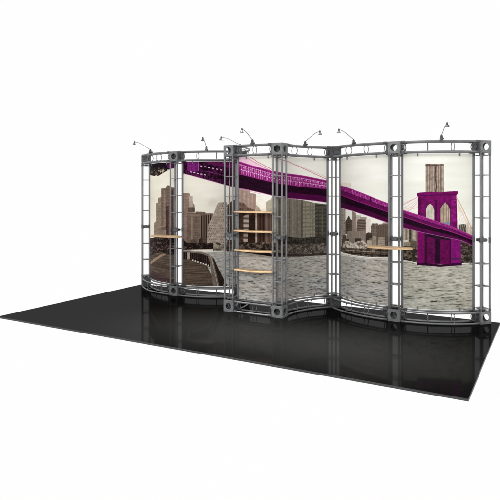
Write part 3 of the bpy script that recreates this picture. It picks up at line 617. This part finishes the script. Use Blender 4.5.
["l",[178,96,156],[2286,1798,3139,1781,3206,1770,3273,1759,3350,1744,3426,1728,3502,1713,3582,1695,3661,1677,3786,1666,3959,1653,4088,1641,4188,1634,4282,1628,4370,1621,4461,1613,4547,1606,4631,1598,4711,1588,4790,1577,4851,1567,4885,1543,4919,1518,4952,1494,5112,1475,5247,1456,5329,1440,5404,1424,5475,1409,5542,1392,5605,1375,5666,1359,5735,1338,5801,1318,5863,1298,5900,1282,5937,1266,5974,1249,6037,1233,6102,1216,6166,1199,6217,1189,6267,1178,6318,1168,6368,1158,6432,1145,6496,1132,6561,1119,6614,1109,6668,1098,6724,1087,6791,1057,6860,1026,6925,996],{"w":7}],
["l",[214,150,190],[2286,1779,3139,1764,3206,1753,3273,1742,3350,1727,3426,1711,3502,1696],{"w":6}],
["l",[232,180,214],[2286,2188,3139,2128,3206,2107,3273,2086,3350,2065,3426,2044,3502,2024,3582,2003,3661,1981,3786,1969,3959,1961,4088,1953,4188,1947,4282,1941,4370,1935,4461,1923,4547,1911,4631,1899,4711,1885,4790,1870,4851,1855],{"w":6}],
["l",[84,10,72],[5582,1658,5582,1574],{"w":22}],
["l",[96,14,84],[5050,1787,5050,1698],{"w":10}]]
# ------------------------------------------------------------------ the printed mural, painted in code
PPM = 420            # texels per metre
Z0, Z1 = .168, 2.237
MW, MH = int((MURAL_LENGTH+.2)*PPM), int(round((Z1-Z0)*PPM))
rng = np.random.RandomState(11)

def grid_noise(w, h, cx, cy):
    """value noise; cx, cy = cell size in texels"""
    gw, gh = int(w/cx)+3, int(h/cy)+3
    g = rng.rand(gh, gw)
    x = np.arange(w)/cx; y = np.arange(h)/cy
    xi, yi = x.astype(int), y.astype(int); fx, fy = x-xi, y-yi
    fx, fy = fx*fx*(3-2*fx), (fy*fy*(3-2*fy))[:, None]
    a = g[yi][:, xi]*(1-fx) + g[yi][:, xi+1]*fx
    b = g[yi+1][:, xi]*(1-fx) + g[yi+1][:, xi+1]*fx
    return a*(1-fy) + b*fy

def fbm(cx, cy, o=4):
    s = np.zeros((MH, MW)); k = 1.0; t = 0
    for _ in range(o):
        s += grid_noise(MW, MH, max(cx, 1.01), max(cy, 1.01))*k; t += k; k *= .55; cx /= 2.1; cy /= 2.1
    return s/t
NF = fbm(14, 10, 4); NB = fbm(20, 15, 5); NS = fbm(420, 90, 5); NW1 = fbm(20, 3.0, 4); NW2 = fbm(46, 6.5, 4); NH = fbm(9, 7, 3); NG = rng.rand(MH, MW); NP = fbm(170, 5, 3)
XX, YY = np.meshgrid(np.arange(MW)/PPM, Z1 - (np.arange(MH)+.5)/PPM)     # mural metres; row 0 on top
img = np.zeros((MH, MW, 3))

# pale overcast sky: cream on the left, cooler on the right, soft cloud streaks
xs = np.array([0, 1.1, 2.0, 3.2, 4.0, 5.0, 6.0, 7.2])
kc = np.array([(226, 219, 200), (232, 226, 210), (234, 229, 216), (232, 229, 218), (233, 230, 220), (238, 237, 226), (233, 232, 221), (230, 230, 218)])
for c in range(3): img[..., c] = np.interp(XX[0], xs, kc[:, c])[None, :]
cl = np.clip((NS-.5)*4, -1, 1)
img += cl[..., None]*np.array([9, 9, 11]) 
for (sx, sz, rx, rz, d) in ((1.52, 1.66, .13, .035, 14), (1.52, 1.56, .07, .07, -12), (6.42, 2.16, .30, .04, 14), (5.45, 2.1, .3, .05, 10), (6.2, 1.9, .5, .04, 6), (5.3, 1.85, .35, .03, 7), (3.98, 1.95, .3, .02, -14)):
    g = np.exp(-(((XX-sx)/rx)**2+((YY-sz)/rz)**2))*d*(.6+.8*NB)
    img += g[..., None]

def poly_mask(pts):
    x = np.array(pts[0::2])/1000.0; y = np.array(pts[1::2])/1000.0
    i0, i1 = max(int(x.min()*PPM)-1, 0), min(int(x.max()*PPM)+2, MW)
    j0, j1 = max(int((Z1-y.max())*PPM)-1, 0), min(int((Z1-y.min())*PPM)+2, MH)
    if i1 <= i0 or j1 <= j0: return None
    X, Y = XX[j0:j1, i0:i1], YY[j0:j1, i0:i1]
    ins = np.zeros(X.shape, bool); n = len(x)
    for k in range(n):
        xa, ya, xb, yb = x[k], y[k], x[(k+1) % n], y[(k+1) % n]
        if ya == yb: continue
        ins ^= ((ya > Y) != (yb > Y)) & (X < (xb-xa)*(Y-ya)/(yb-ya)+xa)
    return ins, slice(j0, j1), slice(i0, i1)

def thick(pts, w):
    p = np.array(pts, float).reshape(-1, 2); h = w/2.0
    d = np.gradient(p, axis=0) if len(p) > 2 else np.repeat(p[1:]-p[:1], 2, 0)
    d /= np.maximum(np.linalg.norm(d, axis=1)[:, None], 1e-6)
    nn = np.stack([-d[:, 1], d[:, 0]], 1)
    return np.concatenate([p+nn*h, (p-nn*h)[::-1]]).ravel().tolist()

def paint(pts, colr, tx):
    r = poly_mask(pts)
    if r is None: return
    m, sj, si = r
    if not m.any(): return
    X, Y = XX[sj, si], YY[sj, si]
    base = np.zeros(m.shape+(3,)); base[:] = colr
    amp = tx.get('n', .05)
    base *= (1 + amp*1.6*(NF[sj, si]-.5)*2 + amp*.5*(NG[sj, si]-.5))[..., None]
    if 'win' in tx:            # rows of dark windows
        cw, ch, k = tx['win'][0]/1000, tx['win'][1]/1000, tx['win'][2]
        wx, wy = np.floor(X/cw), np.floor(Y/ch)
        on = ((X/cw-wx) > .38) & ((Y/ch-wy) > .40)
        hsh = np.abs(np.sin(wx*12.9898+wy*78.233)*43758.5453) % 1
        kk = np.where(on, (k+.1)*(.86+.22*hsh), 1.0) * (.9+.2*NB[sj, si])
        base *= kk[..., None]
    if 'dots' in tx:           # small punched windows
        cw, ch, k = tx['dots'][0]/1000, tx['dots'][1]/1000, tx['dots'][2]
        wy = np.floor(Y/ch); Xs = X + (wy % 2)*cw*.5; wx = np.floor(Xs/cw)
        on = (np.abs(Xs/cw-wx-.5) < .17) & (np.abs(Y/ch-wy-.5) < .2)
        base *= np.where(on & ((np.abs(np.sin(wx*12.9898+wy*78.233)*43758.5453) % 1) > .18), k, 1.0)[..., None]
        base *= (.86+.28*NB[sj, si])[..., None]
    if 'vs' in tx:             # vertical stripes
        p, a, c2 = tx['vs'][0]/1000, tx['vs'][1], np.array(tx['vs'][2], float)
        jit = (NB[sj, si][:1, :]-.5)*.8
        t = np.clip(.5+.9*np.sin((X/p+jit)*2*math.pi), 0, 1)*a
        base = base*(1-t[..., None]) + c2*t[..., None]
    if 'hs' in tx:             # floor lines
        p, a = tx['hs'][0]/1000, tx['hs'][1]
        base *= (1 - a*((Y/p) % 1 < .42))[..., None]
    if 'blob' in tx:           # leafy mottling
        c2, th = np.array(tx['blob'][0], float), tx['blob'][1]
        nn = (NB[sj, si]*.5+NH[sj, si]*.5-.5)*3.0+.5
        t = np.clip((nn-th+.20)/.40, 0, 1)
        base = base*(1-t[..., None]) + c2*t[..., None]
        base *= (.55+.55*NF[sj, si]+.35*NG[sj, si])[..., None]
    if 'plank' in tx:
        t = np.clip((NP[sj, si]-.5)*3.0, -1, 1)*(.26*tx['plank'])
        base *= (1 + t + .22*(NB[sj, si]-.5) + .08*((YY[sj, si]*30) % 1 < .16)*-1)[..., None]
    if 'water' in tx:          # ripples that grow coarser and darker towards the viewer
        near = np.clip((.95-Y)/.75, 0, 1)
        r1 = (NW1[sj, si]-.5)*3.3; r2 = (NW2[sj, si]-.5)*3.4
        w = r1*(1-.35*near) + r2*(.2+.6*near)
        light = np.clip(w, 0, 1)*(.11+.06*near); dark = np.clip(-w-.15, 0, 1)**1.1*(.28+.46*near)
        base *= (1 + light - dark + (NG[sj, si]-.5)*.05)[..., None]
        warm = np.clip((NS[sj, si]-.5)*3, -1, 1)
        base += warm[..., None]*np.array([5, 0, -5])
        gr = np.clip((X-5.9)/.3, 0, 1)*near*0+np.clip((X-5.85)/.25, 0, 1)
        base += gr[..., None]*np.array([-1, 1, -5])
        mid = np.clip(1-np.abs(X-4.35)/.6, 0, 1)
        base *= (1-.08*mid)[..., None]
    img[sj, si][m] = base[m]

def along(line, t):
    p = np.array(line, float).reshape(-1, 2); i = t*(len(p)-1); a = int(min(i, len(p)-2)); f = i-a
    return p[a]*(1-f)+p[a+1]*f

for kind, colr, pts, tx in MURAL_SHAPES:
    if kind == 'p': paint(pts, colr, tx)
    elif kind == 'l': paint(thick(pts, tx['w']), colr, tx)
    else:
        top, bot = pts; n = tx['n']; w = tx['w']
        for i in range(n):
            a, b = along(top, i/n), along(bot, i/n); c, d = along(top, (i+1)/n), along(bot, (i+1)/n)
            k = .75+.45*((i*37) % 11)/11
            cc = [min(255, v*k) for v in colr]
            paint(thick([*a, *b], w), cc, {}); paint(thick([*(a if i % 2 else b), *(d if i % 2 else c)], w*.9), cc, {})
            if tx.get('dots'):
                q = (a*.45+b*.55); s = 9
                paint([q[0]-s, q[1]-s*.6, q[0]+s, q[1]-s*.6, q[0]+s, q[1]+s*.6, q[0]-s, q[1]+s*.6], [250, 214, 240], {})
                q = (a*.72+b*.28); s = 6
                paint([q[0], q[1]-s, q[0]+s*2, q[1]-s, q[0]+s*2, q[1]+s*.6, q[0], q[1]+s*.6], [236, 170, 220], {})
# gentle smoothing, like a large print of a photograph
for _ in range(1):
    p = np.pad(img, ((1, 1), (1, 1), (0, 0)), mode='edge')
    img = (p[1:-1, 1:-1]*4 + p[:-2, 1:-1]*2 + p[2:, 1:-1]*2 + p[1:-1, :-2]*2 + p[1:-1, 2:]*2 + p[:-2, :-2] + p[:-2, 2:] + p[2:, :-2] + p[2:, 2:])/16
img *= (1+.03*(NG-.5))[..., None]
img = np.clip(img*.94, 0, 255)/255.0
lum = (img @ np.array([.3, .55, .15]))[..., None]
plum = np.clip((img[..., :1]-img[..., 1:2]-.10)/.1, 0, 1)
img = np.clip(img*(1 + (1-.75*plum)*1.05*(1-lum)*(lum-.49)), 0, 1)          # a little more contrast, as printed
lum = (img @ np.array([.3, .55, .15]))[..., None]
img = img*(.92+.08*plum) + lum*(.08-.08*plum)                  # sepia city, saturated bridge

# ------------------------------------------------------------------ graphic panels hung in the frame
def print_material(name, s0, s1):
    a, b = int(s0*PPM), int(s1*PPM)
    crop = img[::-1, a:b]                       # Blender rows run upwards
    h, w = crop.shape[:2]
    im = bpy.data.images.new(name, w, h); im.colorspace_settings.name = 'sRGB'
    px = np.ones((h, w, 4), np.float32); px[..., :3] = crop
    im.pixels.foreach_set(px.ravel()); im.update(); im.pack()
    m, nt, bs = new_mat(name)
    t = nt.nodes.new('ShaderNodeTexImage'); t.image = im; t.extension = 'EXTEND'
    nt.links.new(t.outputs['Color'], bs.inputs['Base Color'])
    bs.inputs['Roughness'].default_value = .6
    bs.inputs['Specular IOR Level'].default_value = .03
    return m

PANEL_INFO = {
 'AB': 'leftmost curved mural panel, with a stepped brown office tower above a boardwalk',
 'BC': 'curved mural panel with a sloped stone building and a boardwalk with pale handrail',
 'CD': 'curved mural panel turned away behind the left column of the shelf bay',
 'DE': 'flat mural panel behind the four wooden shelves, bright magenta bridge girders near its top',
 'EF': 'curved mural panel right of the shelf bay, with plain olive grey towers',
 'FG': 'curved mural panel with the purple bridge deck sloping over a skyline of small brown buildings',
 'GH': 'rightmost curved mural panel, with the magenta twin-arched bridge tower standing in the river'}
M_SIDE = metal_paint('panel_edge_grey', (.16, .16, .165), rough=.5, metallic=.1)
for sec, label in PANEL_INFO.items():
    n = 41
    C, T, N = section_path(sec, .072, n)
    d = np.concatenate([[0], np.cumsum(np.linalg.norm(np.diff(C, axis=0), axis=1))])
    C[0] -= T[0]*.0125; C[-1] += T[-1]*.0125        # reaches the column tubes
    mid = Vector((*C[n//2], Z0))
    bm = bmesh.new(); uv = bm.loops.layers.uv.new('UVMap'); V = {}
    th = .002
    for i in range(n):
        for s in (-1, 1):
            q = C[i]+N[i]*th*s
            for z in (Z0, Z1): V[i, s, z] = bm.verts.new(Vector((q[0], q[1], z))-mid)
    def quad(ks, mi):
        f = bm.faces.new([V[k] for k in ks]); f.material_index = mi
        for lp, k in zip(f.loops, ks): lp[uv].uv = (d[k[0]]/d[-1], 0 if k[2] == Z0 else 1)
    for i in range(n-1):
        quad([(i, -1, Z0), (i+1, -1, Z0), (i+1, -1, Z1), (i, -1, Z1)], 0)
        quad([(i+1, 1, Z0), (i, 1, Z0), (i, 1, Z1), (i+1, 1, Z1)], 0)
        quad([(i, -1, Z1), (i+1, -1, Z1), (i+1, 1, Z1), (i, 1, Z1)], 1)
        quad([(i, 1, Z0), (i+1, 1, Z0), (i+1, -1, Z0), (i, -1, Z0)], 1)
    quad([(0, 1, Z0), (0, -1, Z0), (0, -1, Z1), (0, 1, Z1)], 1)
    quad([(n-1, -1, Z0), (n-1, 1, Z0), (n-1, 1, Z1), (n-1, -1, Z1)], 1)
    root = obj('graphic_panel', bm, [print_material('mural_print', PANEL_START[sec], PANEL_START[sec]+d[-1]), M_SIDE], loc=mid)
    tag(root, label, 'graphic panel', 'mural panels hung in the truss frame')
    # slim edge profiles that hold the print to the chords
    for i in (0, n-1):
        s = .004 if i == 0 else -.004
        q = C[i] + T[i]*s - N[i]*.004
        bm = bmesh.new(); box(bm, Vector((q[0], q[1], (Z0+Z1)/2))-mid, .010, .006, Z1-Z0+.004, math.atan2(T[i][1], T[i][0]))
        obj('edge_profile', bm, M_SIDE, root, smooth=False)
    for z, sg in ((Z1, 1), (Z0, -1)):
        for i in (n//5, n-1-n//5):
            bm = bmesh.new(); q = C[i]-N[i]*.006
            box(bm, Vector((q[0], q[1], z-sg*.012))-mid, .02, .008, .042, math.atan2(T[i][1], T[i][0]))
            obj('hanging_clip', bm, M_TUBE, root, smooth=False)

# ------------------------------------------------------------------ shelves
def slab(outline_pts, t, bev=.004):
    bm = bmesh.new()
    vs = [bm.verts.new((x, y, 0)) for x, y in outline_pts]
    f = bm.faces.new(vs)
    r = bmesh.ops.extrude_face_region(bm, geom=[f])
    bmesh.ops.translate(bm, vec=(0, 0, t), verts=[v for v in r['geom'] if isinstance(v, bmesh.types.BMVert)])
    es = [e for e in bm.edges if abs(e.verts[0].co.z-e.verts[1].co.z) < 1e-6]
    bmesh.ops.bevel(bm, geom=es, offset=bev, segments=2, affect='EDGES')
    return bm

W2 = (COLUMNS['E'][0]-COLUMNS['D'][0])/2 - .0688 - .0135
def bay_outline():
    p = [(-W2, .085)]
    p += [(-W2, -.04)]
    for i in range(1, 16):
        x = -W2 + 2*W2*i/16; p.append((x, -.04 - .075*math.cos(math.pi*x/(2*W2))))
    p += [(W2, -.04), (W2, .085)]
    return p[::1]
bay_names = ('lowest of the four bow-fronted wooden shelves in the narrow bay',
             'second from the bottom of the four wooden shelves in the narrow bay',
             'third from the bottom of the four wooden shelves, second under the top one',
             'topmost of the four wooden shelves in the narrow bay, just under the bridge deck')
BX, BY = (COLUMNS['D'][0]+COLUMNS['E'][0])/2, 1.885
for z, nm in zip((.602, .883, 1.160, 1.432), bay_names):
    r = empty('display_shelf', (BX, BY, z)); tag(r, nm, 'shelf', 'wooden shelves across the narrow bay')
    obj('shelf_board', slab(bay_outline(), .020), M_WOOD, r)
    for s in (-1, 1):
        bm = bmesh.new(); box(bm, (s*(W2-.010), -.012, -.0075), .030, .08, .013); cyl(bm, (s*(W2+.0135), -.041, -.004), (0, 0, 1), .0155, .034, 12)
        obj('bracket', bm, M_FIT, r)

def oval_outline():
    p = []
    for i in range(40):
        a = 2*math.pi*i/40; x, y = math.cos(a), math.sin(a)
        p.append((.30*math.copysign(abs(x)**.86, x), .125*math.copysign(abs(y)**.75, y)))
    return p
for (cx_, cy_), nm in (((1.15, 2.275), 'oval wooden shelf on the left part of the display, in front of the boardwalk picture'),
                       ((4.835, 2.275), 'oval wooden shelf on the right part of the display, beside the bridge tower picture')):
    r = empty('display_shelf', (cx_, cy_, .987)); tag(r, nm, 'shelf', 'oval wooden shelves on the truss columns')
    obj('shelf_board', slab(oval_outline(), .022, .005), M_WOOD, r)
    bm = bmesh.new()
    for s in (-1, 1):
        box(bm, (s*HS + (.053 if cx_ < 3 else .022), .09, -.008), .022, .12, .014)
    obj('bracket', bm, M_FIT, r)

# ------------------------------------------------------------------ arm spotlights clamped on the top chords
def make_spot():
    r = empty('spotlight')
    bm = bmesh.new()
    box(bm, (0, 0, .042), .030, .030, .056)
    bmesh.ops.bevel(bm, geom=list(bm.edges), offset=.003, segments=2, affect='EDGES')
    cyl(bm, (0, 0, .074), (0, 0, 1), .011, .012)
    box(bm, (0, -.020, .008), .034, .010, .05); box(bm, (0, .020, .008), .034, .010, .05)
    cyl(bm, (.014, .0, .028), (0, 1, 0), .012, .066, 12)
    obj('clamp', bm, M_CLAMP, r)
    bm = bmesh.new(); pts = []
    for i in range(17):
        t = i/16; s = t*t*(3-2*t)
        pts.append((0, -.30*t, .075 + .115*(.45*t+.55*s) + .016*math.sin(math.pi*t)))
    tube(bm, pts, .0048, 8); obj('arm', bm, M_LAMP, r)
    h = empty('lamp_head', (0, -.30, .190), parent=r)
    bm = bmesh.new()
    tube(bm, [(0, 0, .014), (0, 0, .008), (0, 0, -.012), (0, -.001, -.016)], [.006, .0115, .0115, .008], 16)
    obj('lamp_holder', bm, M_CLAMP, h)
    bm = bmesh.new()
    tube(bm, [(0, -.001, -.014), (0, -.002, -.022), (0, -.004, -.036), (0, -.005, -.044)], [.007, .014, .024, .028], 20, cap=False)
    bmesh.ops.solidify(bm, geom=bm.faces[:], thickness=.0015)
    obj('lamp_shade', bm, M_LAMP, h)
    bm = bmesh.new(); tube(bm, [(0, -.002, -.018), (0, -.003, -.028), (0, -.0035, -.034)], [.006, .007, .003], 10)
    obj('bulb', bm, M_LAMP, h)
    return r
SPOT_INFO = {
 'AB': 'arm spotlight clamped on the top beam nearest the left end of the display',
 'BC': 'arm spotlight clamped above the curved panel with the stone building',
 'CD': 'arm spotlight whose clamp hides behind the top left corner of the shelf bay',
 'DE': 'arm spotlight clamped in the middle above the four wooden shelves',
 'EF': 'arm spotlight with its arm reaching to the right, just right of the shelf bay',
 'FG': 'arm spotlight reaching left above the panel with the sloping bridge deck',
 'GH': 'arm spotlight above the bridge tower, farthest right'}
ps = make_spot()
for i, (sec, label) in enumerate(SPOT_INFO.items()):
    s = ps if i == 0 else copy_tree(ps)
    C, T, N = section_path(sec, -HS, 101)
    s.location = (C[50][0], C[50][1], TOP-.0135)
    s.rotation_euler = (0, 0, math.atan2(T[50][1], T[50][0]))
    tag(s, label, 'spotlight', 'arm spotlights along the top of the frame')
